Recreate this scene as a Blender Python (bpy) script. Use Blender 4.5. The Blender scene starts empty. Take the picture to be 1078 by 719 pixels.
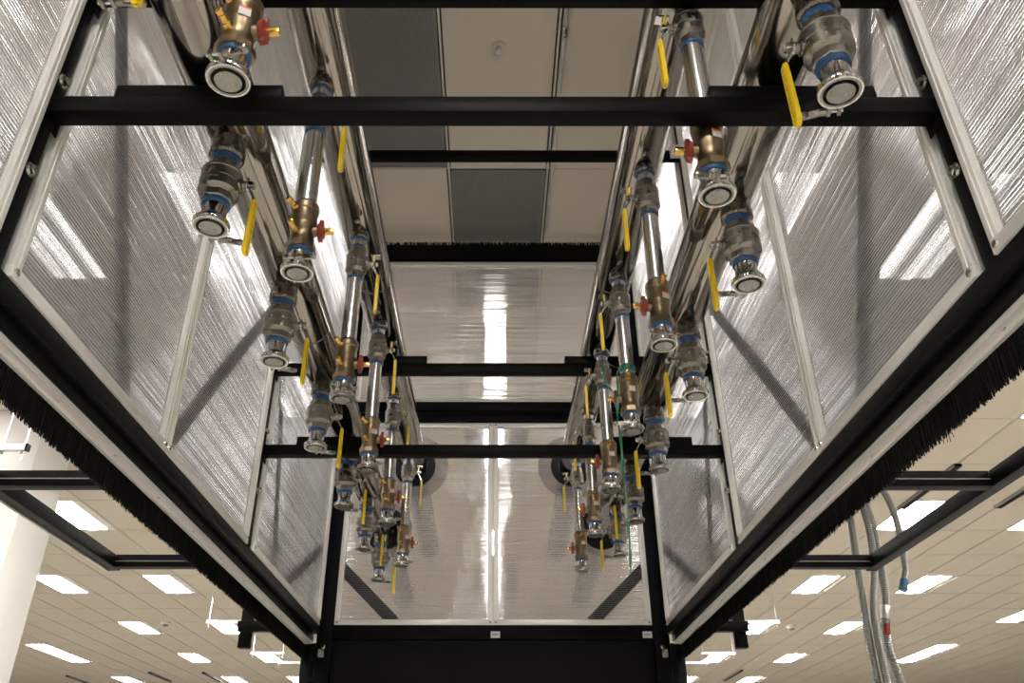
import bpy, bmesh, math, random
from mathutils import Vector, Matrix
R = math.radians
random.seed(7)
SC = bpy.context.scene
COL = SC.collection

# ------------------------------------------------------------------ camera
cam_data = bpy.data.cameras.new('camera')
cam = bpy.data.objects.new('camera', cam_data)
COL.objects.link(cam)
cam.location = (0, 0, 0)
cam.rotation_euler = (R(90 + 30.13), 0, R(-0.08))
cam_data.sensor_width = 36
cam_data.lens = 870 * 36 / 1078
cam_data.shift_x = (539 - 520.3) / 1078
cam_data.clip_start = 0.02
SC.camera = cam

# ------------------------------------------------------------------ world and exposure
w = bpy.data.worlds.new('world')
SC.world = w
w.use_nodes = True
w.node_tree.nodes['Background'].inputs[0].default_value = (0.9, 0.85, 0.75, 1)
w.node_tree.nodes['Background'].inputs[1].default_value = 0.02
SC.view_settings.view_transform = 'Standard'
SC.view_settings.look = 'None'
SC.view_settings.gamma = 1
SC.view_settings.use_curve_mapping = False
SC.view_settings.exposure = 0.0
SC.cycles.max_bounces = 12
SC.cycles.transparent_max_bounces = 24
SC.cycles.sample_clamp_indirect = 6
SC.cycles.caustics_refractive = True
LAMP = 71            # emission of the ceiling lights

# ------------------------------------------------------------------ materials
def mat(name):
    m = bpy.data.materials.new(name)
    m.use_nodes = True
    return m, m.node_tree, m.node_tree.nodes['Principled BSDF']

def simple(name, col, rough=.5, metal=0., noise=0., nscale=30., bump=0., aniso=0., emit=0, stretch=None, coat=0., spec=.5):
    m, nt, b = mat(name)
    b.inputs['Base Color'].default_value = (*col, 1)
    b.inputs['Roughness'].default_value = rough
    b.inputs['Metallic'].default_value = metal
    b.inputs['Anisotropic'].default_value = aniso
    b.inputs['Coat Weight'].default_value = coat
    b.inputs['Specular IOR Level'].default_value = spec
    if emit:
        b.inputs['Emission Color'].default_value = (1.0, .975, .94, 1)
        b.inputs['Emission Strength'].default_value = emit
    if noise or bump:
        tc = nt.nodes.new('ShaderNodeTexCoord')
        mp = nt.nodes.new('ShaderNodeMapping')
        if stretch: mp.inputs['Scale'].default_value = stretch
        n = nt.nodes.new('ShaderNodeTexNoise')
        n.inputs['Scale'].default_value = nscale
        n.inputs['Detail'].default_value = 4
        nt.links.new(tc.outputs['Object'], mp.inputs[0])
        nt.links.new(mp.outputs[0], n.inputs['Vector'])
        if noise:
            mr = nt.nodes.new('ShaderNodeMapRange')
            mr.inputs['To Min'].default_value = max(0, rough - noise)
            mr.inputs['To Max'].default_value = rough + noise
            nt.links.new(n.outputs['Fac'], mr.inputs['Value'])
            nt.links.new(mr.outputs[0], b.inputs['Roughness'])
            mx = nt.nodes.new('ShaderNodeMixRGB')
            mx.inputs[1].default_value = (*[c * (1 - noise) for c in col], 1)
            mx.inputs[2].default_value = (*[min(1, c * (1 + noise)) for c in col], 1)
            nt.links.new(n.outputs['Fac'], mx.inputs[0])
            nt.links.new(mx.outputs[0], b.inputs['Base Color'])
        if bump:
            bp = nt.nodes.new('ShaderNodeBump')
            bp.inputs['Strength'].default_value = bump
            bp.inputs['Distance'].default_value = .002
            nt.links.new(n.outputs['Fac'], bp.inputs['Height'])
            nt.links.new(bp.outputs[0], b.inputs['Normal'])
    return m

M = {}
M['black'] = simple('black_powder_coat', (.0028, .0028, .003), .42, 0, .1, 60, .05, spec=.055)
M['black_matt'] = simple('matt_black_steel', (.003, .003, .0035), .7, spec=.15)
M['alu'] = simple('anodised_aluminium', (.80, .78, .74), .34, .25, .08, 25, .05, stretch=(4, .3, 4))
M['pipe'] = simple('polished_stainless', (.27, .245, .21), .11, 1, .1, 6, .06, stretch=(6, .5, 6))
M['tube'] = simple('satin_stainless', (.52, .50, .47), .24, 1)
M['cast'] = simple('cast_stainless', (.25, .23, .20), .30, 1, .12, 60)
M['dark_cast'] = simple('dark_cast_stainless', (.15, .135, .115), .28, 1, .15, 60)
M['chrome'] = simple('bright_steel', (.58, .57, .54), .14, 1, .05, 60)
M['cap'] = simple('turned_steel_cap', (.27, .255, .225), .34, 1, .3, 60)
M['bronze'] = simple('cast_bronze', (.225, .172, .105), .36, 1, .15, 50)
M['brass'] = simple('bright_brass', (.66, .40, .10), .25, 1)
M['red'] = simple('red_plastic', (.22, .022, .012), .4)
M['blue'] = simple('blue_thread_seal', (.012, .072, .20), .4, 0, .1, 200, .3)
M['tape'] = simple('green_tape', (.015, .14, .075), .35)
M['rubber'] = simple('black_rubber', (.006, .006, .006), .5, spec=.3)
M['bristle'] = simple('black_nylon', (.005, .005, .005), .6, spec=.15)
M['white_label'] = simple('white_label', (.60, .585, .55), .5)
M['ink'] = simple('label_ink', (.05, .05, .05), .6)
M['orange'] = simple('orange_label', (.65, .12, .03), .5)
M['tile'] = simple('ceiling_tile', (.60, .54, .44), .9, 0, .03, 3)
M['grid'] = simple('ceiling_grid', (.66, .62, .55), .5)
M['plenum'] = simple('plenum_dark', (.10, .09, .08), .9)
M['paint'] = simple('white_paint', (.74, .72, .69), .35)
M['column'] = simple('grey_white_paint', (.50, .485, .455), .32)
M['floor'] = simple('hall_floor', (.33, .31, .28), .5)
M['lens'] = simple('lamp_lens', (.9, .9, .9), .4, emit=LAMP)
M['galv'] = simple('galvanised_steel', (.62, .62, .60), .35, 1, .1, 30)
M['vent'] = simple('vent_grey', (.20, .19, .175), .55)
M['vent_back'] = simple('vent_back', (.025, .023, .02), .8)

def yellow():
    m, nt, b = mat('yellow_vinyl')
    tc = nt.nodes.new('ShaderNodeTexCoord')
    sep = nt.nodes.new('ShaderNodeSeparateXYZ')
    n = nt.nodes.new('ShaderNodeTexNoise'); n.inputs['Scale'].default_value = 260; n.inputs['Detail'].default_value = 2
    nt.links.new(tc.outputs['Object'], sep.inputs[0]); nt.links.new(tc.outputs['Object'], n.inputs['Vector'])
    ab = nt.nodes.new('ShaderNodeMath'); ab.operation = 'ABSOLUTE'; nt.links.new(sep.outputs['Y'], ab.inputs[0])
    lt = nt.nodes.new('ShaderNodeMath'); lt.operation = 'LESS_THAN'; lt.inputs[1].default_value = .003
    nt.links.new(ab.outputs[0], lt.inputs[0])
    gt = nt.nodes.new('ShaderNodeMath'); gt.operation = 'GREATER_THAN'; gt.inputs[1].default_value = .55
    nt.links.new(n.outputs['Fac'], gt.inputs[0])
    mu = nt.nodes.new('ShaderNodeMath'); mu.operation = 'MULTIPLY'
    nt.links.new(lt.outputs[0], mu.inputs[0]); nt.links.new(gt.outputs[0], mu.inputs[1])
    mx = nt.nodes.new('ShaderNodeMixRGB'); mx.inputs[1].default_value = (.80, .56, .005, 1); mx.inputs[2].default_value = (.16, .11, .01, 1)
    nt.links.new(mu.outputs[0], mx.inputs[0]); nt.links.new(mx.outputs[0], b.inputs['Base Color'])
    b.inputs['Roughness'].default_value = .35
    return m
M['yellow'] = yellow()

def hose_mat():
    m, nt, b = mat('braided_steel_hose')
    b.inputs['Metallic'].default_value = 1; b.inputs['Roughness'].default_value = .4
    b.inputs['Base Color'].default_value = (.26, .255, .245, 1)
    return m
M['hose'] = hose_mat()

def fluted(name, tint):
    """twin-wall polycarbonate: flutes run level along the sheet, so light is smeared up and down"""
    m = bpy.data.materials.new(name); m.use_nodes = True
    nt = m.node_tree; nt.nodes.clear(); L = nt.links.new
    def N(t, **k):
        n = nt.nodes.new(t)
        for a, b in k.items(): setattr(n, a, b)
        return n
    def math_(op, a, b=None):
        n = N('ShaderNodeMath', operation=op)
        for j, q in enumerate((a, b)):
            if q is None: continue
            if isinstance(q, (int, float)): n.inputs[j].default_value = q
            else: L(q, n.inputs[j])
        return n.outputs[0]
    out = N('ShaderNodeOutputMaterial')
    tc = N('ShaderNodeTexCoord')
    sep = N('ShaderNodeSeparateXYZ'); L(tc.outputs['Object'], sep.inputs[0])
    pitch = .0088
    q = math_('DIVIDE', sep.outputs['Z'], pitch)
    cell = math_('FLOOR', q); fr_ = math_('FRACT', q)
    wn = N('ShaderNodeTexWhiteNoise', noise_dimensions='1D'); L(cell, wn.inputs['W'])
    wn2 = N('ShaderNodeTexWhiteNoise', noise_dimensions='1D'); L(math_('ADD', cell, 37.3), wn2.inputs['W'])
    # every flute is a shallow lens with its own slight tilt
    c = math_('SUBTRACT', fr_, .5)
    lens = math_('MULTIPLY', math_('MULTIPLY', c, c), -4)
    tilt = math_('MULTIPLY', c, math_('MULTIPLY', math_('SUBTRACT', wn.outputs['Value'], .5), 1.6))
    h = math_('ADD', lens, tilt)
    b1 = N('ShaderNodeBump'); b1.inputs['Strength'].default_value = 1; b1.inputs['Distance'].default_value = .00095
    L(h, b1.inputs['Height'])
    mp2 = N('ShaderNodeMapping'); mp2.inputs['Scale'].default_value = (1.3, 1.3, 2.2); L(tc.outputs['Object'], mp2.inputs[0])
    no2 = N('ShaderNodeTexNoise'); no2.inputs['Scale'].default_value = 1; no2.inputs['Detail'].default_value = 1
    L(mp2.outputs[0], no2.inputs['Vector'])
    b3 = N('ShaderNodeBump'); b3.inputs['Strength'].default_value = 1; b3.inputs['Distance'].default_value = .03
    L(no2.outputs['Fac'], b3.inputs['Height']); L(b1.outputs[0], b3.inputs['Normal'])
    gl = N('ShaderNodeBsdfGlass'); gl.inputs['IOR'].default_value = 1.5; gl.inputs['Roughness'].default_value = .06
    gl.inputs['Color'].default_value = (.80, .79, .80, 1); L(b3.outputs[0], gl.inputs['Normal'])
    tr = N('ShaderNodeBsdfTransparent'); tr.inputs['Color'].default_value = (*tint, 1)
    df = N('ShaderNodeBsdfDiffuse'); df.inputs['Color'].default_value = (.5, .49, .49, 1)
    tl = N('ShaderNodeBsdfTranslucent'); tl.inputs['Color'].default_value = (.7, .69, .69, 1)
    md = N('ShaderNodeMixShader'); md.inputs[0].default_value = .6
    L(df.outputs[0], md.inputs[1]); L(tl.outputs[0], md.inputs[2])
    f1 = N('ShaderNodeMapRange'); f1.inputs['To Min'].default_value = .80; f1.inputs['To Max'].default_value = .985
    L(wn2.outputs['Value'], f1.inputs['Value'])
    m1 = N('ShaderNodeMixShader'); L(f1.outputs[0], m1.inputs[0]); L(tr.outputs[0], m1.inputs[1]); L(gl.outputs[0], m1.inputs[2])
    # the web between two flutes is a thin hazy line
    web = math_('GREATER_THAN', math_('ABSOLUTE', c), .40)
    f2 = math_('ADD', math_('MULTIPLY', web, .24), .07)
    m2 = N('ShaderNodeMixShader'); L(f2, m2.inputs[0])
    L(m1.outputs[0], m2.inputs[1]); L(md.outputs[0], m2.inputs[2])
    L(m2.outputs[0], out.inputs['Surface'])
    return m
M['sheet'] = fluted('twin_wall_polycarbonate', (.80, .79, .79))

# ------------------------------------------------------------------ mesh helpers
class MB:
    def __init__(s):
        s.v, s.f, s.m, s.mats = [], [], [], []
    def mi(s, m):
        if m not in s.mats: s.mats.append(m)
        return s.mats.index(m)
    def box(s, x0, x1, y0, y1, z0, z1, m=None, bev=0.0):
        i = s.mi(m)
        if x0 > x1: x0, x1 = x1, x0
        if bev <= 0:
            n = len(s.v)
            s.v += [(x, y, z) for x in (x0, x1) for y in (y0, y1) for z in (z0, z1)]
            F = [(0, 1, 3, 2), (4, 6, 7, 5), (0, 4, 5, 1), (2, 3, 7, 6), (0, 2, 6, 4), (1, 5, 7, 3)]
            s.f += [tuple(n + a for a in q) for q in F]; s.m += [i] * 6
        else:
            bm = bmesh.new()
            bmesh.ops.create_cube(bm, size=1)
            for v in bm.verts:
                v.co = Vector(((x0 + x1) / 2 + v.co.x * (x1 - x0), (y0 + y1) / 2 + v.co.y * (y1 - y0), (z0 + z1) / 2 + v.co.z * (z1 - z0)))
            bmesh.ops.bevel(bm, geom=bm.edges[:], offset=bev, segments=2, affect='EDGES', profile=.5)
            s.addbm(bm, i)
        return s
    def addbm(s, bm, i, mtx=None):
        n = len(s.v)
        bm.verts.index_update()
        s.v += [tuple((mtx @ v.co) if mtx else v.co) for v in bm.verts]
        for f in bm.faces:
            s.f.append(tuple(n + v.index for v in f.verts)); s.m.append(i)
        bm.free()
    def lathe(s, prof, m, n=24, base=(0, 0, 0), axis=(0, 0, 1), rot=0.0, caps=True, nf=None):
        """prof: list of (radius, height); nf(k) may give a polygonal (hex) section by ring"""
        i = s.mi(m)
        q = Vector((0, 0, 1)).rotation_difference(Vector(axis).normalized())
        b = Vector(base); n0 = len(s.v)
        for (r, h) in prof:
            for k in range(n):
                a = 2 * math.pi * k / n + rot
                s.v.append(tuple(b + q @ Vector((r * math.cos(a), r * math.sin(a), h))))
        for j in range(len(prof) - 1):
            for k in range(n):
                a0 = n0 + j * n + k; a1 = n0 + j * n + (k + 1) % n
                s.f.append((a0, a1, a1 + n, a0 + n)); s.m.append(i)
        if caps:
            s.f.append(tuple(n0 + k for k in reversed(range(n)))); s.m.append(i)
            e = n0 + (len(prof) - 1) * n
            s.f.append(tuple(e + k for k in range(n))); s.m.append(i)
        return s
    def ring(s, r0, r1, h0, h1, m, n=32, base=(0, 0, 0), axis=(0, 0, 1)):
        return s.lathe([(r0, h0), (r1, h0), (r1, h1), (r0, h1), (r0, h0)], m, n, base, axis, caps=False)
    def tube(s, pts, r, m, n=8, r2=None):
        i = s.mi(m)
        P = [Vector(p) for p in pts]; n0 = len(s.v)
        up = None
        for j, p in enumerate(P):
            d = (P[min(j + 1, len(P) - 1)] - P[max(j - 1, 0)]).normalized()
            if up is None:
                up = d.orthogonal().normalized()
            up = (up - d * up.dot(d)).normalized(); sd = d.cross(up)
            rr = r(j) if callable(r) else r
            for k in range(n):
                a = 2 * math.pi * k / n
                s.v.append(tuple(p + (up * math.cos(a) + sd * math.sin(a)) * rr))
        for j in range(len(P) - 1):
            for k in range(n):
                a0 = n0 + j * n + k; a1 = n0 + j * n + (k + 1) % n
                s.f.append((a0, a1, a1 + n, a0 + n)); s.m.append(i)
        s.f.append(tuple(n0 + k for k in reversed(range(n)))); s.m.append(i)
        e = n0 + (len(P) - 1) * n
        s.f.append(tuple(e + k for k in range(n))); s.m.append(i)
        return s
    def bar(s, p0, p1, w, t, m, side=(1, 0, 0)):
        """rectangular bar from p0 to p1; w along `side`, t across"""
        i = s.mi(m); p0, p1 = Vector(p0), Vector(p1)
        d = (p1 - p0).normalized(); sd = Vector(side); sd = (sd - d * sd.dot(d)).normalized(); up = d.cross(sd)
        n = len(s.v)
        for p in (p0, p1):
            for a, b in ((-1, -1), (1, -1), (1, 1), (-1, 1)):
                s.v.append(tuple(p + sd * a * w / 2 + up * b * t / 2))
        F = [(3, 2, 1, 0), (4, 5, 6, 7), (0, 1, 5, 4), (1, 2, 6, 5), (2, 3, 7, 6), (3, 0, 4, 7)]
        s.f += [tuple(n + a for a in q) for q in F]; s.m += [i] * 6
        return s
    def mesh(s, name):
        me = bpy.data.meshes.new(name)
        me.from_pydata(s.v, [], s.f)
        for m in s.mats: me.materials.append(m)
        me.polygons.foreach_set('material_index', s.m)
        me.polygons.foreach_set('use_smooth', [True] * len(s.f))
        me.update()
        me.set_sharp_from_angle(angle=R(32))
        return me
    def build(s, name, parent=None, loc=None):
        o = bpy.data.objects.new(name, s.mesh(name)); COL.objects.link(o)
        if parent: o.parent = parent
        if loc: o.location = loc
        return o

def tag(o, label=None, cat=None, group=None, kind=None):
    if label: o['label'] = label
    if cat: o['category'] = cat
    if group: o['group'] = group
    if kind: o['kind'] = kind
    return o

def thing(name, label, cat, loc=(0, 0, 0), group=None, rotz=0):
    o = bpy.data.objects.new(name, None); COL.objects.link(o)
    o.empty_display_size = .05
    o.location = loc; o.rotation_euler = (0, 0, rotz)
    return tag(o, label, cat, group)

def copy_tree(o, parent=None):
    c = o.copy(); COL.objects.link(c); c.parent = parent
    for ch in list(o.children): copy_tree(ch, c)
    return c

SIDES = ((-1, 'left'), (1, 'right'))
CZ = 3.37           # ceiling
YE = 4.47           # end wall
ORD = ['nearest', 'second', 'third', 'fourth', 'fifth', 'sixth', 'seventh']

# ------------------------------------------------------------------ hall shell
tag(MB().box(-17, 17, -9, 33, -1.62, -1.55, M['floor']).build('floor'), kind='structure')
tag(MB().box(-17.1, -17, -9, 33, -1.6, 3.6, M['paint']).build('wall_left'), kind='structure')
tag(MB().box(17, 17.1, -9, 33, -1.6, 3.6, M['paint']).build('wall_right'), kind='structure')
tag(MB().box(-17, 17, 33, 33.1, -1.6, 3.6, M['paint']).build('wall_back'), kind='structure')
tag(MB().box(-17, 17, -9.1, -9, -1.6, 3.6, M['paint']).build('wall_front'), kind='structure')

PX, PY, OX, OY = .592, 1.18, -.267, 3.75
ceil = MB().box(-17, 17, -9, 33, CZ + .05, CZ + .09, M['plenum']).build('ceiling')
tag(ceil, kind='structure')
lights = {}
for k in (9, 12):
    for r in (-4, -1, 2, 5, 8, 11, 14, 17):
        lights[(k, r)] = lights[(-k, r)] = 1
for r in (-4, 1): lights[(5, r - 1)] = lights[(-5, r - 1)] = 1
for r in (-8, -5, 2, 6, 12, 18): lights[(0, r)] = 1
for r in (-5, 0, 2): lights[(-3, r)] = lights[(3, r)] = 1
for r in (-8,): lights[(5, r)] = lights[(-5, r)] = 1
for r in (13, 14): lights[(-17, r)] = lights[(17, r)] = 1
lights[(17, 10)] = 1; lights[(17, 4)] = 1; lights[(-17, 4)] = 1; lights[(-17, 17)] = 1
vents = {(-1, -1): 1, (0, 0): 1, (-1, -3): 1}
f_, cx_, cy_, p_ = 870, 520.3, 359.5, R(30.13)
def cell_px(k, r):
    X, Y = OX + (k + .5) * PX, OY + (r + .5) * PY
    D = Y * math.cos(p_) + CZ * math.sin(p_)
    if D < .3: return None
    u = -Y * math.sin(p_) + CZ * math.cos(p_)
    return cx_ + f_ * X / D, cy_ - f_ * u / D, D
g = .006
tile_me = MB().box(-PX / 2 + g + .009, PX / 2 - g - .009, -PY / 2 + g, PY / 2 - g, -.0, .02, M['tile']).mesh('ceiling_tile')
cands, rest = [], []
for k in range(-27, 28):
    for r in range(-10, 24):
        if (k, r) in lights or (k, r) in vents: continue
        q = cell_px(k, r)
        vis = q and -60 < q[0] < 1140 and -60 < q[1] < 760
        if vis:
            x, y, D = q
            a = abs(x - 520)
            # in the aisle opening, or below the side rails
            vis = (a < 170 and y < 300) or (y > 865 - 1.18 * a * 1.05 and y > 425)
        (cands if vis else rest).append((q[2] if q else 99, k, r))
cands.sort()
for D, k, r in cands[:300]:
    o = bpy.data.objects.new('ceiling_tile', tile_me); COL.objects.link(o); o.parent = ceil
    o.location = (OX + (k + .5) * PX, OY + (r + .5) * PY, CZ)
mb = MB()
for D, k, r in cands[300:] + rest:
    x, y = OX + (k + .5) * PX, OY + (r + .5) * PY
    mb.box(x - PX / 2 + g + .006, x + PX / 2 - g - .006, y - PY / 2 + g, y + PY / 2 - g, CZ, CZ + .02, M['tile'])
tag(mb.build('tile_field', ceil), kind='stuff')
mb = MB()
for k in range(-28, 29):
    x = OX + k * PX
    mb.box(x - .005, x + .005, -9, 33, CZ + .002, CZ + .03, M['grid'])
for r in range(-10, 25):
    y = OY + r * PY
    mb.box(-17, 17, y - .0025, y + .0025, CZ + .003, CZ + .03, M['grid'])
tag(mb.build('ceiling_grid', ceil), kind='stuff')

# recessed ceiling lights
lw, ll = PX / 2 - .012, PY / 2 - .012
fr = MB()
for (a, b, c, d) in ((-lw, lw, -ll, -ll + .02), (-lw, lw, ll - .02, ll), (-lw, -lw + .02, -ll, ll), (lw - .02, lw, -ll, ll)):
    fr.box(a, b, c, d, -.004, .03, M['grid'])
fr.box(-lw, lw, -ll, ll, .045, .049, M['grid'])
df = MB(); df.box(-lw + .02, lw - .13, -ll + .02, ll - .02, -.002, .02, M['lens'])
df.box(-.09, .0, -ll + .02, ll - .02, -.012, -.002, M['lens'])
rf = MB(); i = rf.mi(M['paint'])
rf.v += [(lw - .13, -ll + .02, .0), (lw - .02, -ll + .02, .03), (lw - .02, ll - .02, .03), (lw - .13, ll - .02, .0),
         (lw - .13, -ll + .02, .006), (lw - .02, -ll + .02, .036), (lw - .02, ll - .02, .036), (lw - .13, ll - .02, .006)]
rf.f += [(0, 1, 2, 3), (7, 6, 5, 4)]; rf.m += [i, i]
lp = None
fr_me, df_me, rf_me = fr.mesh('light_frame'), df.mesh('diffuser'), rf.mesh('reflector')
cname = {3: 'beside the clear wall', 5: 'closest column', 9: 'inner column', 12: 'second column out', 17: 'outer column'}
rows_seen = sorted({r for (_, r) in lights})
for (k, r) in sorted(lights, key=lambda t: (t[1], t[0])):
    side = 'left' if k < 0 else 'right'
    if k == 0:
        if r < 0: lab = 'white recessed ceiling light over the open hall behind the aisle, %s' % ('farther back' if r < -5 else 'nearer')
        else: lab = 'white recessed ceiling light beyond the end wall, %s in line with the aisle' % {2: 'nearest', 6: 'second', 12: 'third', 18: 'farthest'}[r]
    else:
        step = {-8: 'last row behind the camera', -5: 'second row behind the camera', -4: 'row just behind the camera', -1: 'row level with the camera', 0: 'row over the near panels',
                2: 'nearest row', 4: 'near row', 5: 'second row', 8: 'third row', 10: 'third row', 11: 'fourth row', 13: 'fourth row', 14: 'fifth row', 17: 'sixth row'}[r]
        lab = 'white ceiling light %s of aisle, %s, %s' % (side, step, cname[abs(k)])
    if k == 0 and r > 0: lab = lab.replace('white recessed ceiling', 'narrow ceiling')
    t = thing('ceiling_light', lab, 'ceiling light', (OX + (k + .5) * PX, OY + (r + .5) * PY, CZ), 'recessed lights in the hall ceiling')
    if k == 0 and r > 0: t.scale.x = .42
    for nm, me in (('light_frame', fr_me), ('diffuser', df_me), ('reflector', rf_me)):
        o = bpy.data.objects.new(nm, me); COL.objects.link(o); o.parent = t

# perforated vents in the aisle ceiling
for (k, r), lab in (((-1, -1), 'dark perforated ceiling vent left of the sprinkler, above the aisle'),
                    ((0, 0), 'smaller looking dark perforated ceiling vent next to the end wall brush'),
                    ((-1, -3), 'dark perforated ceiling vent overhead behind the frame top')):
    t = thing('perforated_vent', lab, 'ceiling vent', (OX + (k + .5) * PX, OY + (r + .5) * PY, CZ), 'perforated ceiling vents')
    MB().box(-lw, lw, -ll, ll, .03, .034, M['vent_back']).build('backing', t)
    b = MB()
    for (a, b2, c, d) in ((-lw, lw, -ll, -ll + .012), (-lw, lw, ll - .012, ll), (-lw, -lw + .012, -ll, ll), (lw - .012, lw, -ll, ll)):
        b.box(a, b2, c, d, -.004, .012, M['vent'])
    b.build('vent_frame', t)
    b = MB(); n = 44
    for j in range(n):
        x = -lw + .012 + (j + .5) * (2 * lw - .024) / n
        b.box(x - .0032, x + .0032, -ll + .01, ll - .01, .0, .004, M['vent'])
    n = 88
    for j in range(n):
        y = -ll + .012 + (j + .5) * (2 * ll - .024) / n
        b.box(-lw + .01, lw - .01, y - .0032, y + .0032, .001, .005, M['vent'])
    tag(b.build('perforated_mesh', t), kind='stuff')

# sprinkler, smoke detectors
t = thing('sprinkler', 'small chrome sprinkler head in the tile right of the large vent', 'sprinkler', (.027, 2.85, CZ))
MB().ring(.013, .036, -.006, 0, M['grid'], 24).build('escutcheon', t)
MB().lathe([(.006, -.035), (.011, -.03), (.011, -.005), (.014, 0)], M['chrome'], 12).build('sprinkler_body', t)
MB().lathe([(.017, -.042), (.019, -.038)], M['chrome'], 12).build('deflector', t)
for x, y, lab in ((-6.4, 16.75, 'round white smoke detector among the lights on the left'), (5.95, 17.1, 'round white smoke detector among the lights on the right'),
                  (4.2, 20.6, 'small white smoke detector far off beside the right frame corner')):
    t = thing('smoke_detector', lab, 'smoke detector', (x, y, CZ), 'smoke detectors on the hall ceiling')
    MB().lathe([(.06, -.05), (.09, -.03), (.10, 0)], M['grid'], 20).build('detector_base', t)
    MB().lathe([(.03, -.085), (.05, -.075), (.05, -.04)], M['vent'], 16).build('sensor_head', t)
# linear slot diffusers
for i, (x0, x1, y0, y1, lab) in enumerate(((5.02, 5.10, 8.45, 9.9, 'long dark linear slot diffuser above the hoses on the right'),
        (6.19, 6.27, 8.6, 9.85, 'dark linear slot diffuser at the right edge beyond the frame bar'),
        (-11.42, -11.34, 23.6, 25.0, 'dark linear slot diffuser at the bottom left corner'),
        (-9.0, -8.92, 23.0, 24.6, 'dark linear slot diffuser at bottom left, right of the corner one'),
        (-7.6, -7.52, 23.0, 24.6, 'dark linear slot diffuser low on the left, nearest the end post'),
        (6.35, 6.43, 22.6, 24.4, 'dark linear slot diffuser low on the right side'))):
    t = thing('slot_diffuser', lab, 'air diffuser', ((x0 + x1) / 2, (y0 + y1) / 2, CZ), 'slot diffusers in the hall ceiling')
    a, b = (x1 - x0) / 2, (y1 - y0) / 2
    MB().box(-a, a, -b, b, -.03, 0, M['black']).build('slot_body', t)
    m = MB(); m.box(-a - .006, -a + .004, -b, b, -.034, 0, M['vent']); m.box(a - .004, a + .006, -b, b, -.034, 0, M['vent']); m.build('slot_edge', t)

# conduit run under the aisle ceiling
t = thing('ceiling_conduit', 'thin galvanised conduit running along the ceiling beside the sprinkler tile', 'conduit', (.352, 0, CZ - .02))
MB().tube([(0, -.5, 0), (0, 4.3, 0)], .0085, M['galv'], 10).build('conduit_tube', t)
m = MB()
m.lathe([(.012, -.03), (.014, -.028), (.014, -.018), (.011, -.015), (.011, .015), (.014, .018), (.014, .028), (.012, .03)], M['chrome'], 10, (0, 2.74, 0), (0, 1, 0))
m.build('coupling', t)

# ------------------------------------------------------------------ white column on the left
t = thing('square_column', 'large white painted column on the far left behind the frame', 'column', (-4.6, 7.4, -1.55))
MB().box(-.5, .4, -.3, .3, 0, CZ + 1.55, M['column'], .012).build('column_shaft', t)
# corner guard on column
MB().box(.38, .412, -.312, -.26, 0, 2.6, M['column']).build('corner_guard', t)
# hung strut at upper left
t = thing('strut_trapeze', 'galvanised strut hung on threaded rods in front of the white column', 'trapeze hanger', (-3.05, 5.0, 2.1), 'strut trapezes hung from the ceiling')
MB().box(-.45, .02, -.02, .02, -.02, .02, M['galv']).build('strut', t)
for x in (0, -.14):
    o = MB().tube([(x, 0, -.09), (x, 0, 1.29)], .007, M['galv'], 8).build('threaded_rod', t)
    MB().lathe([(.014, -.045), (.014, -.022)], M['chrome'], 6, (x, 0, 0)).build('nut', t)
MB().box(.015, .03, -.022, .022, -.022, .022, M['black']).build('end_cap', t)
for s, side in SIDES:
    for i, (x, y, wd, z) in enumerate(((4.85, 14.5, .75, 2.92), (5.0, 18.0, .7, 3.0), (4.75, 19.3, .7, 3.02), (4.5, 21.2, .8, 3.0))):
        t = thing('strut_trapeze', 'small strut trapeze hung under the hall ceiling far %s, %s' % (side, ['nearest of four', 'second of four', 'third of four', 'farthest of four'][i]),
                  'trapeze hanger', (s * x, y, z), 'strut trapezes hung from the ceiling')
        MB().box(0, -s * wd, -.02, .02, -.025, .025, M['galv']).build('strut', t)
        for q in (.04, wd - .04):
            MB().tube([(-s * q, 0, -.09), (-s * q, 0, CZ - z)], .009, M['galv'], 6).build('threaded_rod', t)

# ------------------------------------------------------------------ steel frame of the aisle enclosure
def bolt(parent, p, axis, r=.011):
    m = MB()
    m.lathe([(r * 1.45, 0), (r * 1.45, .003)], M['chrome'], 16, p, axis)
    m.lathe([(r, .003), (r, .011), (r * .8, .013)], M['chrome'], 6, p, axis)
    return m.build('bolt', parent)

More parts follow.
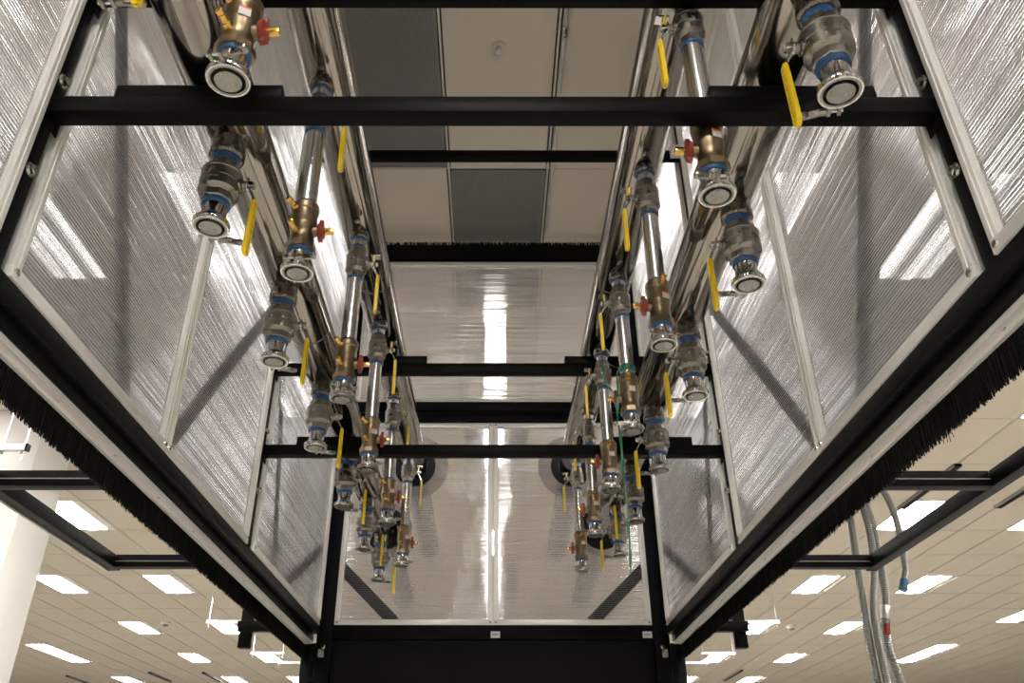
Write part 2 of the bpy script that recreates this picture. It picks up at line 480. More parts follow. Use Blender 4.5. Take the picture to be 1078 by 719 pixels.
BOT = .88; TOP = 3.2
for s, side in SIDES:
    # floor-standing corner posts at the end, uprights hanging between rail and top
    for y0, z0, nm, lab in ((1.212, BOT, 'frame_upright', 'near black steel upright of the %s side wall'), (3.025, BOT, 'frame_upright', 'middle black steel upright of the %s side wall'),
                        (-.62, BOT, 'frame_upright', 'rear black steel upright of the %s side wall behind the camera')):
        t = thing(nm, lab % side, 'steel post', (s * .935, y0 + .022, z0))
        MB().box(-.025, .025, -.022, .022, 0, 2.3, M['black'], .003).build('upright_tube', t)
        if y0 > 0:
            for z in (.105, .47, .83):
                bolt(t, (-s * .025, 0, z + (.12 if z < .2 else 0)), (-s, 0, 0))
    t = thing('corner_post', 'black steel corner post at the %s end of the far wall' % side, 'steel post', (s * .872, 4.49, -1.55))
    MB().box(-.04, .04, -.03, .05, 0, 4.75, M['black'], .003).build('post_tube', t)
    MB().box(s * .042, s * .112, -.02, .05, 0, 2.345, M['black'], .003).build('outer_leg', t)
    bolt(t, (-s * .0, -.03, 2.325), (0, -1, 0), .009)
    m = MB(); m.box(s * -.01, s * .02, -.05, -.03, 2.27, 2.31, M['chrome']); m.build('cleat', t)
    # bottom rail
    t = thing('bottom_rail', 'black steel bottom rail along the %s side wall' % side, 'steel rail', (0, 0, 0))
    m = MB(); m.box(s * .905, s * .952, -.62, 4.46, .836, .8795, M['black'], .002); m.build('upper_tube', t)
    m = MB(); m.box(s * .926, s * .986, -.62, 4.46, .800, .836, M['black'], .002); m.build('lower_tube', t)
    y = 1.3
    while y < 4.4:
        m = MB(); m.lathe([(.0035, -.002), (.0035, 0)], M['rubber'], 8, (s * .915, y, .836)); m.build('rivet', t); y += .2
    # brush strip
    t = thing('brush_strip', 'black bristle brush in an aluminium holder under the %s rail' % side, 'brush seal', (0, 0, 0), 'brush seals')
    m = MB(); m.box(s * .930, s * .966, .2, 4.465, .790, .800, M['alu']); m.box(s * .955, s * .966, .2, 4.44, .784, .790, M['alu'])
    m.box(s * .930, s * .934, .2, 4.44, .787, .790, M['alu']); m.build('holder', t)
    y = 1.0
    while y < 4.4:
        for dy in ((0, .02) if int(y * 10) % 3 == 0 else (0,)):
            m = MB(); m.lathe([(.002, -.003), (.0045, -.001), (.0045, .001)], M['galv'], 10, (s * .944, y + dy, .789)); m.build('screw', t)
        y += .31
    m = MB(); m.box(s * .9665, s * .9715, .2, 4.468, .724, .80, M['bristle']); m.build('brush_core', t)
    m = MB(); ii = m.mi(M['bristle'])
    y = .9
    while y < 4.468:
        for lay in (0, 1, 2):
            x = s * (.9655 + .003 * lay) ; ln = random.gauss(.086, .0025); ly = random.gauss(0, .004); lx = random.gauss(0, .0015)
            ww = .0035; n = len(m.v); yy = y + random.uniform(-.002, .002)
            m.v += [(x - .001, yy - ww / 2, .80), (x + .001, yy - ww / 2, .80), (x, yy + ww / 2, .80),
                    (x - .0008 + lx, yy - ww / 3 + ly, .80 - ln), (x + .0008 + lx, yy - ww / 3 + ly, .80 - ln), (x + lx, yy + ww / 3 + ly, .80 - ln)]
            for q in ((0, 1, 4, 3), (1, 2, 5, 4), (2, 0, 3, 5), (3, 4, 5)):
                m.f.append(tuple(n + a for a in q)); m.m.append(ii)
        y += .0032
    if s > 0:
        for dy in (-.004, 0, .003, .007):
            m.tube([(.969, 1.62 + dy * 2, .74), (.970, 1.62 + dy * 4, .695 + abs(dy))], .0008, M['bristle'], 4)
    tag(m.build('bristles', t), kind='stuff')

BH = .043
def cross_beam(y0, z0, lab, x=.909, stubs=(), h=BH):
    t = thing('cross_beam', lab, 'steel beam', (0, y0 + BH / 2, z0), 'black beams across the aisle')
    MB().box(-x, x, -BH / 2, BH / 2, 0, h, M['black'], .0025).build('beam_tube', t)
    for (a, b) in stubs:
        MB().box(a, b, -BH / 2 + .004, BH / 2 - .004, h, h + .036, M['black'], .002).build('pipe_saddle', t)
    for s in (-1, 1):
        MB().box(s * (x - .004), s * (x - .001), -BH / 2 - .014, BH / 2 + .014, -.02, h + .012, M['black'], .001).build('end_plate', t)
    return t
wide = ((-.78, -.437), (.447, .79)); narrow = ((-.62, -.278), (.30, .64))
cross_beam(1.212, 1.242, 'large near black beam crossing the picture behind the first valves', stubs=wide)
cross_beam(1.212, 1.610, 'black beam along the very top edge of the picture', stubs=narrow)
cross_beam(3.03, 1.245, 'lower far black beam in front of the end panels', stubs=wide)
cross_beam(3.03, 1.612, 'upper far black beam with short saddles under the inner pipes', stubs=narrow)
t = cross_beam(3.03, 2.80, 'high slim black beam just under the ceiling', x=.93)
for s, side in SIDES:
    m = MB(); m.box(s * .86, s * .93, -.05, -.022, -.012, .055, M['alu'], .002); m.build('clamp_bracket', t)
t = thing('cross_beam', 'black beam overhead behind the camera', 'steel beam', (0, -.6, 1.242), 'black beams across the aisle')
MB().box(-.909, .909, -.02, .02, 0, BH, M['black']).build('beam_tube', t)

# knee braces outside the sheets
def brace(p0, p1, lab, side, wd=.062):
    t = thing('diagonal_brace', lab, 'steel brace', p0, 'diagonal braces outside the clear walls')
    d = Vector(p1) - Vector(p0)
    MB().bar((0, 0, 0), d, .018, wd, M['black'], side).build('brace_bar', t)
for s, side in SIDES:
    X = s * .944
    brace((X, 1.27, 1.90), (X, 1.866, .91), 'leaning black brace behind the first %s panel' % side, (1, 0, 0))
    brace((X, 3.01, 1.96), (X, 2.16, .91), 'leaning black brace behind the second %s panel' % side, (1, 0, 0))
    brace((X, 4.44, 1.29), (X, 3.70, .91), 'short black knee brace at the low far corner of the %s wall' % side, (1, 0, 0))
    brace((X, 3.09, 2.0), (X, 3.50, .91), 'long black brace behind the last %s panel' % side, (1, 0, 0))
    brace((s * .83, 4.506, 1.20), (s * .52, 4.506, .905), 'black knee brace behind the %s lower end panel' % side, (0, 1, 0))
    # outside angled struts leaning at upper levels
    t = thing('outer_rail', 'black outer rail running along outside the top of the %s wall' % side, 'steel rail', (s * 1.0, 0, 2.3))
    MB().box(-.02, .02, -.6, 4.5, -.02, .02, M['black']).build('rail_tube', t)

# ------------------------------------------------------------------ clear wall panels
PR = .027
def side_panel(s, y0, y1, lab):
    t = thing('wall_panel', lab, 'wall panel', (s * .918, (y0 + y1) / 2, BOT), 'clear fluted panels of the aisle enclosure')
    h = (y1 - y0) / 2; H = TOP - BOT
    xi, xo = -s * .018, s * .007
    MB().box(-.004 + s * .002, .004 + s * .002, -h + .01, h - .01, .01, H - .01, M['sheet']).build('fluted_sheet', t)
    for (a, b, c, d, nm) in ((-h, -h + PR, PR, H - PR, 'frame_stile'), (h - PR, h, PR, H - PR, 'frame_stile'), (-h, h, 0, PR, 'frame_rail'), (-h, h, H - PR, H, 'frame_rail')):
        m = MB()
        if nm == 'frame_stile':
            m.box(xi, xi + s * .010, a, b, c, d, M['alu'], .001); m.box(xi + s * .010, xo + s * .008, a + .004 * 0, b, c, d, M['alu'], .001)
            # shallow slot lip
            m.box(xi - s * .003, xi, a + .010, b - .010, c, d, M['alu'])
        else:
            m.box(xi, xo + s * .008, a, b, c, d, M['alu'], .001)
        m.build(nm, t)
    for yy in (-h + PR / 2, h - PR / 2):
        m = MB(); m.lathe([(.0085, 0), (.0075, .003), (.004, .005)], M['chrome'], 14, (xi, yy, PR / 2 + .002), (-s, 0, 0)); m.build('corner_screw', t)
    return t
for s, side in SIDES:
    side_panel(s, -.55, .33, 'clear fluted panel beside the camera on the %s, out of frame' % side)
    side_panel(s, .335, 1.206, 'nearest clear fluted panel cut by the %s edge of the picture' % side)
    side_panel(s, 1.272, 2.118, 'large clear fluted panel on the %s, first behind the near upright' % side)
    side_panel(s, 2.122, 2.998, 'clear fluted panel on the %s in front of the middle upright' % side)
    side_panel(s, 3.085, 4.455, 'last clear fluted panel on the %s, meeting the end wall' % side)
    # cover strip beside the near upright
    t = thing('cover_strip', 'dark grey cover strip beside the near %s upright' % side, 'metal strip', (s * .93, 1.264, BOT))
    MB().box(-.006, .006, -.007, .007, 0, 2.3, M['black']).build('strip_bar', t)
    # top brush
    t = thing('brush_strip', 'black brush closing the gap above the %s side wall' % side, 'brush seal', (s * .93, 2, TOP), 'brush seals')
    MB().box(-.004, .004, -2.5, 2.46, .0, .165, M['bristle']).build('brush_core', t)

def end_panel(x0, x1, z0, z1, lab):
    t = thing('wall_panel', lab, 'wall panel', ((x0 + x1) / 2, YE, z0), 'clear fluted panels of the aisle enclosure')
    h = (x1 - x0) / 2; H = z1 - z0
    MB().box(-h + .01, h - .01, .010, .018, .01, H - .01, M['sheet']).build('fluted_sheet', t)
    for (a, b, c, d, nm) in ((-h, -h + PR, PR, H - PR, 'frame_stile'), (h - PR, h, PR, H - PR, 'frame_stile'), (-h, h, 0, PR, 'frame_rail'), (-h, h, H - PR, H, 'frame_rail')):
        m = MB(); m.box(a, b, -.005, .026, c, d, M['alu'], .001)
        if nm == 'frame_stile': m.box((a + b) / 2 - .004, (a + b) / 2 + .004, -.008, -.005, c, d, M['alu'])
        m.build(nm, t)
    for xx in (-h + PR / 2, h - PR / 2):
        for zz in (PR / 2, H - PR / 2):
            m = MB(); m.lathe([(.006, 0), (.003, .004)], M['chrome'], 10, (xx, -.005, zz), (0, -1, 0)); m.build('corner_screw', t)
end_panel(-.829, -.0015, .885, 2.035, 'lower clear end panel left of the centre mullion')
end_panel(.0015, .829, .885, 2.035, 'lower clear end panel right of the centre mullion')
end_panel(-.829, .829, 2.165, 3.2, 'wide upper clear end panel under the ceiling brush')
t = thing('transom', 'black double transom between the upper and lower end panels', 'steel beam', (0, YE, 2.04))
MB().box(-.83, .83, -.02, .03, 0, .055, M['black'], .003).build('lower_bar', t)
MB().box(-.83, .83, -.035, .03, .06, .12, M['black'], .003).build('upper_bar', t)
MB().box(-.83, .83, -.008, .02, .055, .06, M['alu']).build('trim_line', t)
t = thing('brush_strip', 'black bristle brush closing the end wall to the ceiling', 'brush seal', (0, YE, TOP), 'brush seals')
MB().box(-.83, .83, -.004, .004, 0, .14, M['bristle']).build('brush_core', t)
MB().box(-.83, .83, -.012, .012, 0, .02, M['black']).build('holder', t)
m = MB(); ii = m.mi(M['bristle']); x = -.83
while x < .83:
    for lay in (0, 1):
        ln = random.uniform(.156, .168); lx = random.gauss(0, .003); n = len(m.v); yb = -.006 + .008 * lay; q = .002
        m.v += [(x - q, yb, .01), (x + q, yb, .01), (x, yb + q, .01), (x - q + lx, yb, ln), (x + q + lx, yb, ln), (x + lx, yb + q, ln)]
        for k in ((0, 1, 4, 3), (1, 2, 5, 4), (2, 0, 3, 5), (3, 4, 5)):
            m.f.append(tuple(n + a for a in k)); m.m.append(ii)
    x += .0045
tag(m.build('bristles', t), kind='stuff')

# black header under the end panels
t = thing('door_header', 'solid black header panel under the end wall', 'header panel', (0, 4.5, 0))
MB().box(-.832, .832, -.03, .03, .815, .884, M['black'], .003).build('header_rail', t)
MB().box(-.832, .832, -.012, .03, .05, .814, M['black_matt'], .002).build('header_sheet', t)
for x in (.012, .80):
    o = MB().box(x - .024, x + .024, -.034, -.0295, .82, .852, M['white_label']).build('small_label', t)
    o['label'] = 'small white label with a line of dark print'
    b = MB()
    for q in range(5): b.box(x - .016 + q * .0066, x - .012 + q * .0066, -.0348, -.034, .833, .840, M['ink'])
    b.build('print', o)
for s, side in SIDES:
    t = thing('outrigger', 'short black outrigger with a drop leg outside the %s wall' % side, 'steel bracket', (s * 1.0, 3.86, .79))
    MB().box(-s * .025, s * .135, -.055, -.012, -.062, -.018, M['black'], .002).build('arm', t)
    MB().box(s * .085, s * .135, -.010, .034, -.125, .04, M['black'], .002).build('drop_leg', t)
    # outer ladder frame
    t = thing('ladder_frame', 'black rectangular frame reaching out over the racks on the %s' % side, 'steel frame', (s * 1.4, 2.0, .80))
    m = MB(); m.box(-.02, .02, -1.6, 1.07, -.0, .045, M['black'], .002); m.build('long_bar', t)
    for y in (.19, 1.03):
        m = MB(); m.box(-s * .414, -s * .021, y - .02, y + .02, 0, .045, M['black'], .002); m.build('cross_bar', t)
        m = MB(); m.box(-s * .414, -s * .021, y - .0215, y - .02, .019, .022, M['vent']); m.build('edge_strip', t)
t = thing('flange_lip', 'thin galvanised lip seen on the outer bar of the left frame', 'metal strip', (-1.42, 2, .8))
MB().box(-.004, .0, -1.6, 1.07, -.004, .012, M['alu']).build('lip', t)

# ------------------------------------------------------------------ header pipes
PIPES = {}
for s, side in SIDES:
    for nm, x, z, lab in (('inner', .447, 1.755, 'upper'), ('outer', .598, 1.394, 'lower')):
        t = thing('header_pipe', 'polished stainless %s header pipe along the %s side, %s of the pair' % (nm, side, lab), 'pipe', (s * x, 0, z), 'stainless header pipes')
        MB().lathe([(.07, -.9), (.07, 5.7)], M['pipe'], 48, (0, 0, 0), (0, 1, 0)).build('pipe_wall', t)
        for y in (.45, 2.3 + (.25 if nm == 'inner' else 0), 4.1):
            MB().lathe([(.070, -.004), (.0706, -.001), (.0706, .001), (.070, .004)], M['dark_cast'], 48, (0, y, 0), (0, 1, 0), caps=False).build('weld_seam', t)
        g_ = thing('pipe_collar', 'round clear collar and black gasket where the %s %s header pipe meets the end panel' % (side, nm), 'pipe collar', (s * x, YE - .012, z), 'collars at the end wall')
        MB().ring(.071, .118, -.012, .0, M['rubber'], 40, axis=(0, 1, 0)).build('gasket', g_)
        MB().ring(.119, .19 if nm == 'inner' else .15, -.004, .0, M['sheet'], 40, axis=(0, 1, 0)).build('clear_collar', g_)

# ------------------------------------------------------------------ valve drops
def lever(par, s, z, x0, tab):
    """stem, nut and yellow lever on the aisle side (direction d = towards centre)"""
    d = -s
    m = MB()
    m.lathe([(.016, x0 - .012), (.016, x0 + .004), (.011, x0 + .006), (.011, x0 + .014)], M['cast'], 12, (0, 0, z), (d, 0, 0))
    m.lathe([(.006, x0 + .014), (.006, x0 + .034)], M['galv'], 8, (0, 0, z), (d, 0, 0))
    m.build('stem', par)
    m = MB(); m.lathe([(.010, x0 + .020), (.010, x0 + .029), (.007, x0 + .031)], M['chrome'], 6, (0, 0, z), (d, 0, 0)); m.build('stem_nut', par)
    m = MB(); xx = x0 + .017
    pts = [(xx, .016), (xx, -.008), (xx + .006, -.016), (xx + .017, -.036), (xx + .020, -.05)]
    for (a, az), (b, bz) in zip(pts, pts[1:]):
        m.bar((d * a, 0, z + az), (d * b, 0, z + bz - .001), .018, .003, M['chrome'], (0, 1, 0))
    m.lathe([(.013, xx - .0015), (.013, xx + .0015)], M['chrome'], 16, (0, 0, z), (d, 0, 0))
    m.build('lever_arm', par)
    m = MB(); xg = xx + .020
    prof = [(-.009, z - .045), (.009, z - .045), (.0115, z - .07), (.0125, z - .16)]
    prof += [(.0125 * math.cos(q * math.pi / 8), z - .175 - .0125 * math.sin(q * math.pi / 8)) for q in range(9)] + [(-.0125, z - .16), (-.0115, z - .07)]
    bm = bmesh.new(); vs = [bm.verts.new((d * (xg - .003), y_, z_)) for y_, z_ in prof]
    bm.faces.new(vs); ex = bmesh.ops.extrude_face_region(bm, geom=bm.faces[:])
    for v in [g_ for g_ in ex['geom'] if isinstance(g_, bmesh.types.BMVert)]: v.co.x += d * .0095
    bmesh.ops.recalc_face_normals(bm, faces=bm.faces[:])
    bmesh.ops.bevel(bm, geom=[e for e in bm.edges if abs(e.verts[0].co.x - e.verts[1].co.x) < 1e-5], offset=.0018, segments=2, affect='EDGES')
    m.addbm(bm, m.mi(M['yellow'])); m.build('yellow_grip', par)
    if tab:
        m = MB(); m.box(d * (xx + .002), d * (xx + .006), -.014, .014, z + .006, z + .030, M['yellow'], .001)
        m.box(d * (xx - .006), d * (xx + .024), -.012, .012, z + .028, z + .031, M['chrome']); m.build('locking_tab', par)

def valve_body(r, h, z, k):
    """ball valve body: hex ends, barrel with seams"""
    m = MB(); e = h * .2
    m.lathe([(r * .74, 0), (r * .80, .002), (r * .80, e * .85), (r * .9, e)], M[k], 8, (0, 0, z - h / 2), rot=R(22.5))
    m.lathe([(r * .80, e * .9), (r, e * 1.25), (r, h * .45), (r * .97, h * .46), (r * .97, h * .48), (r, h * .49), (r, h * .70), (r * 1.03, h * .71), (r * 1.03, h * .735), (r * .94, h * .75), (r * .86, h * .83)], M[k], 28, (0, 0, z - h / 2))
    m.lathe([(r * .86, h * .8), (r * .82, h * .98), (r * .76, h)], M[k], 8, (0, 0, z - h / 2), rot=R(22.5))
    # raised marking pad facing the aisle entrance
    m.box(-.010, .010, -r - .0015, -r + .004, z - h * .12, z + h * .13, M[k], .001)
    return m

def tape_ring(par, r, z0, z1):
    MB().lathe([(r * .97, z0), (r * 1.02, z0 + .002), (r * 1.02, z1 - .002), (r * .97, z1)], M['blue'], 24).build('thread_seal', par)

def cap(par, ztop, r, lug, wing, printed=False):
    """clamped end cap; ztop = top of the ferrule. lug = angle of the clamp lugs, wing = side of the wing nut"""
    m = MB(); m.lathe([(r * .72, 0), (r * .72, -.030), (r * .80, -.036), (r * .98, -.043), (r * .98, -.047)], M['chrome'], 32, (0, 0, ztop)); m.build('ferrule', par)
    cp = MB(); zb = ztop - .047
    cp.lathe([(r * .98, 0), (r * .98, -.008), (r * .94, -.0105), (r * .82, -.0105), (r * .77, -.005), (r * .70, -.004), (r * .67, -.004), (r * .65, -.0125), (r * .3, -.0135), (.001, -.0135)], M['cap'], 36, (0, 0, zb))
    cp.ring(r * .655, r * .755, -.0065, -.0062, M['black_matt'], 36, (0, 0, zb))  # black ring paints the shade into the groove of the steel cap
    c = cp.build('end_cap', par)
    k = MB()
    k.lathe([(r * .97, .004), (r * 1.05, .003), (r * 1.08, -.001), (r * 1.08, -.006), (r * 1.03, -.0105), (r * .95, -.0105), (r * .97, .004)], M['chrome'], 36, (0, 0, zb), caps=False)
    a = R(lug); u = Vector((math.cos(a), math.sin(a), 0)); v = Vector((-math.sin(a), math.cos(a), 0)) * wing
    for q in (-.009, .009):
        p = u * (r * 1.05) + v * q; e = u * (r * 1.05 + .020) + v * q
        k.bar((p.x, p.y, zb - .002), (e.x, e.y, zb - .002), .006, .012, M['cast'], v)
    k.build('clamp_ring', c)
    k = MB()
    p0 = u * (r * 1.05 + .013) - v * .016; p1 = u * (r * 1.05 + .013) + v * .034
    k.tube([(p0.x, p0.y, zb - .002), (p1.x, p1.y, zb - .002)], .0032, M['galv'], 8)
    w0 = u * (r * 1.05 + .013) + v * .022; w1 = u * (r * 1.05 + .017) + v * .048
    k.bar((w0.x, w0.y, zb - .002), (w1.x, w1.y, zb - .004), .013, .005, M['cast'], (0, 0, 1))
    k.lathe([(.007, 0), (.007, .012)], M['cast'], 10, tuple(Vector((0, 0, zb - .002)) + u * (r * 1.05 + .013) + v * .014), tuple(v))
    k.lathe([(.0085, -.003), (.0085, .003)], M['cast'], 12, tuple(Vector((0, 0, zb - .003)) + w1 + v * .002), (0, 0, 1))
    k.build('wing_nut', c)
    return c

def drop_short(s):
    """outer pipe: coupling, ball valve, clamped cap. z = 0 is the cap underside (world 1.075)"""
    t = thing('valve_drop', '', 'valve assembly', (0, 0, 0))
    Z = lambda z: z - 1.075
    m = MB(); m.lathe([(.034, 0), (.039, .004), (.039, .022), (.037, .026), (.036, .055), (.045, .066)], M['dark_cast'], 28, (0, 0, Z(1.276))); m.build('coupling', t)
    tape_ring(t, .030, Z(1.252), Z(1.279))
    vb = valve_body(.0445, .106, Z(1.204), 'cast').build('ball_valve', t)
    lever(vb, s, Z(1.202), .044, False)
    tape_ring(t, .030, Z(1.140), Z(1.153))
    cap(t, Z(1.142), .0365, 95, s)
    return t

def drop_long(s):
    """inner pipe: coupling, ball valve, long tube, bronze balancing valve, clamped cap"""
    t = thing('valve_drop', '', 'valve assembly', (0, 0, 0))
    Z = lambda z: z - 1.075
    m = MB(); m.lathe([(.028, 0), (.032, .004), (.032, .018), (.029, .022), (.030, .045), (.036, .055)], M['dark_cast'], 28, (0, 0, Z(1.662))); m.build('coupling', t)
    tape_ring(t, .025, Z(1.654), Z(1.665))
    MB().lathe([(.0235, Z(1.628)), (.0235, Z(1.665))], M['tube'], 24).build('nipple', t)
    tape_ring(t, .025, Z(1.624), Z(1.634))
    vb = valve_body(.0345, .118, Z(1.569), 'cast').build('ball_valve', t)
    lever(vb, s, Z(1.569), .034, True)
    tape_ring(t, .026, Z(1.502), Z(1.513))
    MB().lathe([(.0242, Z(1.27)), (.0242, Z(1.505))], M['tube'], 28).build('drop_tube', t)
    tape_ring(t, .0255, Z(1.272), Z(1.280))
    z0 = Z(1.138)
    m = MB(); m.lathe([(.028, 0), (.031, .003), (.031, .022), (.0285, .027), (.027, .045), (.029, .055), (.0325, .070), (.0325, .074), (.031, .078), (.031, .112), (.033, .115), (.033, .131), (.029, .136)], M['bronze'], 28, (0, 0, z0))
    m.lathe([(.0355, .002), (.0355, .018)], M['bronze'], 8, (0, 0, z0), rot=R(22.5))
    b = m.build('balancing_valve', t)
    d = -s
    m = MB(); m.lathe([(.014, .024), (.012, .036), (.008, .040)], M['bronze'], 14, (0, 0, z0 + .058), (d, 0, 0)); m.build('valve_stem', b)
    m = MB(); m.lathe([(.019, .038), (.021, .041), (.021, .047), (.012, .052)], M['red'], 20, (0, 0, z0 + .058), (d, 0, 0))
    m.box(d * .039, d * .050, -.006, .006, z0 + .030, z0 + .088, M['red'], .002); m.build('red_dial', b)
    m = MB(); m.box(d * .050, d * .073, -.0065, .0065, z0 + .0515, z0 + .0645, M['brass'], .0015); m.build('brass_spindle', b)
    if s < 0: ports = ((200, .115), (215, .045))
    else: ports = ((270, .118),)
    for ang, zz in ports:
        a = R(ang + (40 if s < 0 else 0)); ax = Vector((math.cos(a), math.sin(a), .25)).normalized()
        m = MB(); m.lathe([(.0085, .026), (.0085, .036), (.0065, .038), (.0065, .050), (.008, .052), (.008, .060), (.005, .062)], M['brass'], 8, (0, 0, z0 + zz - .008), tuple(ax)); m.build('test_port', b)
    # paper tag on the body
    a = R(285 if s > 0 else 300); c, sn_ = math.cos(a), math.sin(a)
    m = MB(); q = Vector((c, sn_, 0)); v = Vector((-sn_, c, 0))
    p = q * .0335
    m.bar((p.x, p.y, z0 + .070), (p.x, p.y, z0 + .086), .021, .0012, M['white_label'], v)
    m.bar((p.x, p.y, z0 + .086), (p.x, p.y, z0 + .0905), .021, .0012, M['orange'], v)
    o = m.build('paper_tag', b); o['label'] = 'small white tag with an orange edge'
    if s < 0: pass
    tape_ring(t, .029, Z(1.131), Z(1.143))
    cap(t, Z(1.136), .0355, 268, -s)
    return t

A_L = [.79, 1.39, 1.98, 2.585, 3.19, 3.79, 4.36]
A_R = [1.015, 1.605, 2.19, 2.79, 3.375, 3.89]
B_L = [.985, 1.55, 2.20, 2.77, 3.39, 4.05]
B_R = [.69, 1.28, 1.88, 2.43, 2.98, 3.55, 4.15]
desc = {1: 'nearest the camera', 2: 'second from the camera', 3: 'third from the camera', 4: 'fourth from the camera', 5: 'fifth from the camera', 6: 'sixth from the camera', 7: 'farthest of seven'}
for s, side, As, Bs in ((-1, 'left', A_L, B_L), (1, 'right', A_R, B_R)):
    for mk, xs, ys, nm in ((drop_short, .598, As, 'short valve drop with yellow lever under the %s outer pipe, %s'),
                           (drop_long, .447, Bs, 'long valve drop with bronze valve under the %s inner pipe, %s')):
        proto = mk(s)
        for i, y in enumerate(ys):
            o = proto if i == 0 else copy_tree(proto)
            o.location = (s * xs, y, 1.075)
            o['label'] = nm % (side, desc[i + 1])
            o['group'] = 'valve drops under the header pipes'
            if s < 0 and i < 3:
                for q in [q for q in o.children_recursive if q.name.startswith('paper_tag')]:
                    if i or mk is drop_short: bpy.data.objects.remove(q)
            jit = random.uniform(-9, 9)
            for ch in o.children:
                if ch.name.startswith('end_cap'): ch.rotation_euler.z = R(jit)
                if ch.name.startswith('balancing_valve'): ch.rotation_euler.z = R(jit * .5)
            o.rotation_euler = (R(random.uniform(-.6, .6)), R(random.uniform(-.6, .6)), R(random.uniform(-5, 5)))

# ------------------------------------------------------------------ green tape tied on the fourth right inner drop
t = thing('green_tape', 'green plastic tape tied round a right inner drop, trailing down', 'tape', (.447, 2.43, 1.30))
m = MB(); m.lathe([(.0255, -.008), (.027, -.004), (.0265, .006), (.0255, .014)], M['tape'], 24); m.build('tied_loop', t)
def ribbon(pts, wd, name, side=(1, .2, 0)):
    m = MB(); i = m.mi(M['tape']); n = len(pts)
    P = []
    for a in range(n - 1):
        for q in range(6):
            u = q / 6; p0 = Vector(pts[max(a - 1, 0)]); p1 = Vector(pts[a]); p2 = Vector(pts[a + 1]); p3 = Vector(pts[min(a + 2, n - 1)])
            P.append(.5 * ((2 * p1) + (p2 - p0) * u + (2 * p0 - 5 * p1 + 4 * p2 - p3) * u * u + (3 * p1 - p0 - 3 * p2 + p3) * u ** 3))
    P.append(Vector(pts[-1]))
    for j, p in enumerate(P):
        a = .9 * math.sin(j * .23); sd = Vector((math.cos(a), math.sin(a), .15)) * wd / 2 * (.8 + .2 * math.sin(j * .9)); th = Vector((0, .0006, 0))
        for q in (p - sd - th, p + sd - th, p + sd + th, p - sd + th): m.v.append(tuple(q))
    for j in range(len(P) - 1):
        b = j * 4
        for k in range(4):
            m.f.append((b + k, b + (k + 1) % 4, b + 4 + (k + 1) % 4, b + 4 + k)); m.m.append(i)
    m.f.append((3, 2, 1, 0)); m.m.append(i); e = (len(P) - 1) * 4; m.f.append((e, e + 1, e + 2, e + 3)); m.m.append(i)
    return m.build(name, t)
ribbon([(-.02, -.025, 0), (-.045, -.03, -.005), (-.075, -.03, .012), (-.083, -.03, -.02), (-.080, -.03, -.06), (-.066, -.03, -.085), (-.055, -.025, -.10)], .010, 'short_tail')
ribbon([(-.025, -.025, 0), (-.040, -.03, -.03), (-.043, -.03, -.10), (-.050, -.03, -.18), (-.046, -.03, -.27), (-.046, -.03, -.38), (-.043, -.03, -.50), (-.046, -.03, -.62), (-.050, -.03, -.68)], .010, 'long_tail')

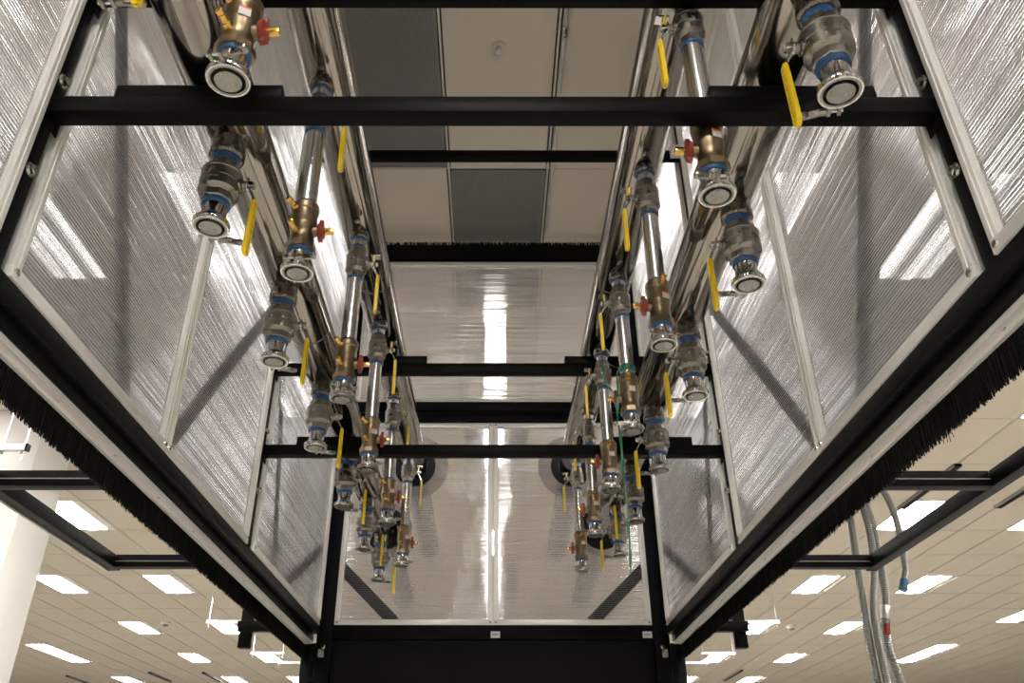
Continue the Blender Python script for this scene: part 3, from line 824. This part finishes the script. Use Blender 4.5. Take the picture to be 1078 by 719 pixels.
# ------------------------------------------------------------------ flexible hoses on the right
def hose(pts, r, lab, ends=()):
    n = len(pts); P = []
    for a in range(n - 1):
        for q in range(40):
            u = q / 40; p0 = Vector(pts[max(a - 1, 0)]); p1 = Vector(pts[a]); p2 = Vector(pts[a + 1]); p3 = Vector(pts[min(a + 2, n - 1)])
            P.append(.5 * ((2 * p1) + (p2 - p0) * u + (2 * p0 - 5 * p1 + 4 * p2 - p3) * u * u + (3 * p1 - p0 - 3 * p2 + p3) * u ** 3))
    # resample evenly for corrugation
    L = [0]
    for a, b in zip(P, P[1:]): L.append(L[-1] + (b - a).length)
    step = .0045; out = []; j = 0; d = 0
    while d < L[-1]:
        while L[j + 1] < d: j += 1
        u = (d - L[j]) / max(1e-9, L[j + 1] - L[j]); out.append(P[j].lerp(P[j + 1], u)); d += step
    base = out[-1]
    t = thing('flexible_hose', lab, 'hose', base, 'corrugated hoses hanging on the right')
    m = MB(); m.tube([p - base for p in out], lambda j: r if j % 2 else r * .87, M['hose'], 12)
    m.build('corrugated_tube', t)
    for (a, b, mt, nm, rr) in ends:
        m = MB(); m.lathe([(rr * .9, a), (rr, a + .004), (rr, b - .004), (rr * .9, b)], M[mt], 16, (0, 0, 0), tuple((out[-12] - base))); m.build(nm, t)
    return t
hose([(1.585, 3.62, 1.36), (1.60, 3.6, 1.18), (1.585, 3.6, .95), (1.565, 3.6, .60), (1.565, 3.6, .20), (1.56, 3.6, -1.5)], .0175, 'leftmost grey corrugated hose, hanging straight to the floor')
hose([(1.62, 3.55, 1.36), (1.65, 3.55, 1.15), (1.64, 3.56, .95), (1.60, 3.58, .72), (1.59, 3.57, .3), (1.585, 3.56, -1.5)], .016, 'grey corrugated hose crossing behind the leftmost one')
hose([(1.67, 3.62, 1.36), (1.70, 3.62, 1.18), (1.69, 3.62, .86), (1.665, 3.62, .745), (1.665, 3.62, .72)], .019, 'grey corrugated hose ending in a red and silver coupling', (( -.045, .02, 'red', 'red_sleeve', .014), (.018, .075, 'galv', 'silver_ferrule', .0215)))
hose([(1.665, 3.64, .735), (1.665, 3.65, .66), (1.67, 3.66, .60), (1.70, 3.66, .40), (1.74, 3.66, .10), (1.80, 3.66, -1.5)], .019, 'grey corrugated hose running down from the red coupling')
hose([(1.70, 3.54, 1.37), (1.742, 3.52, 1.27), (1.765, 3.52, 1.14), (1.755, 3.52, .95), (1.735, 3.52, .88)], .016, 'short grey hose with a blue and green capped end', ((-.05, .0, 'blue', 'blue_end', .018), (-.048, -.03, 'tape', 'green_band', .0188)))

t = thing('hose_hanger', 'dark bracket outside the right wall from which the corrugated hoses hang', 'bracket', (1.0, 3.6, 1.37))
MB().box(-.04, .78, -.10, .10, 0, .02, M['black'], .002).build('hanger_plate', t)
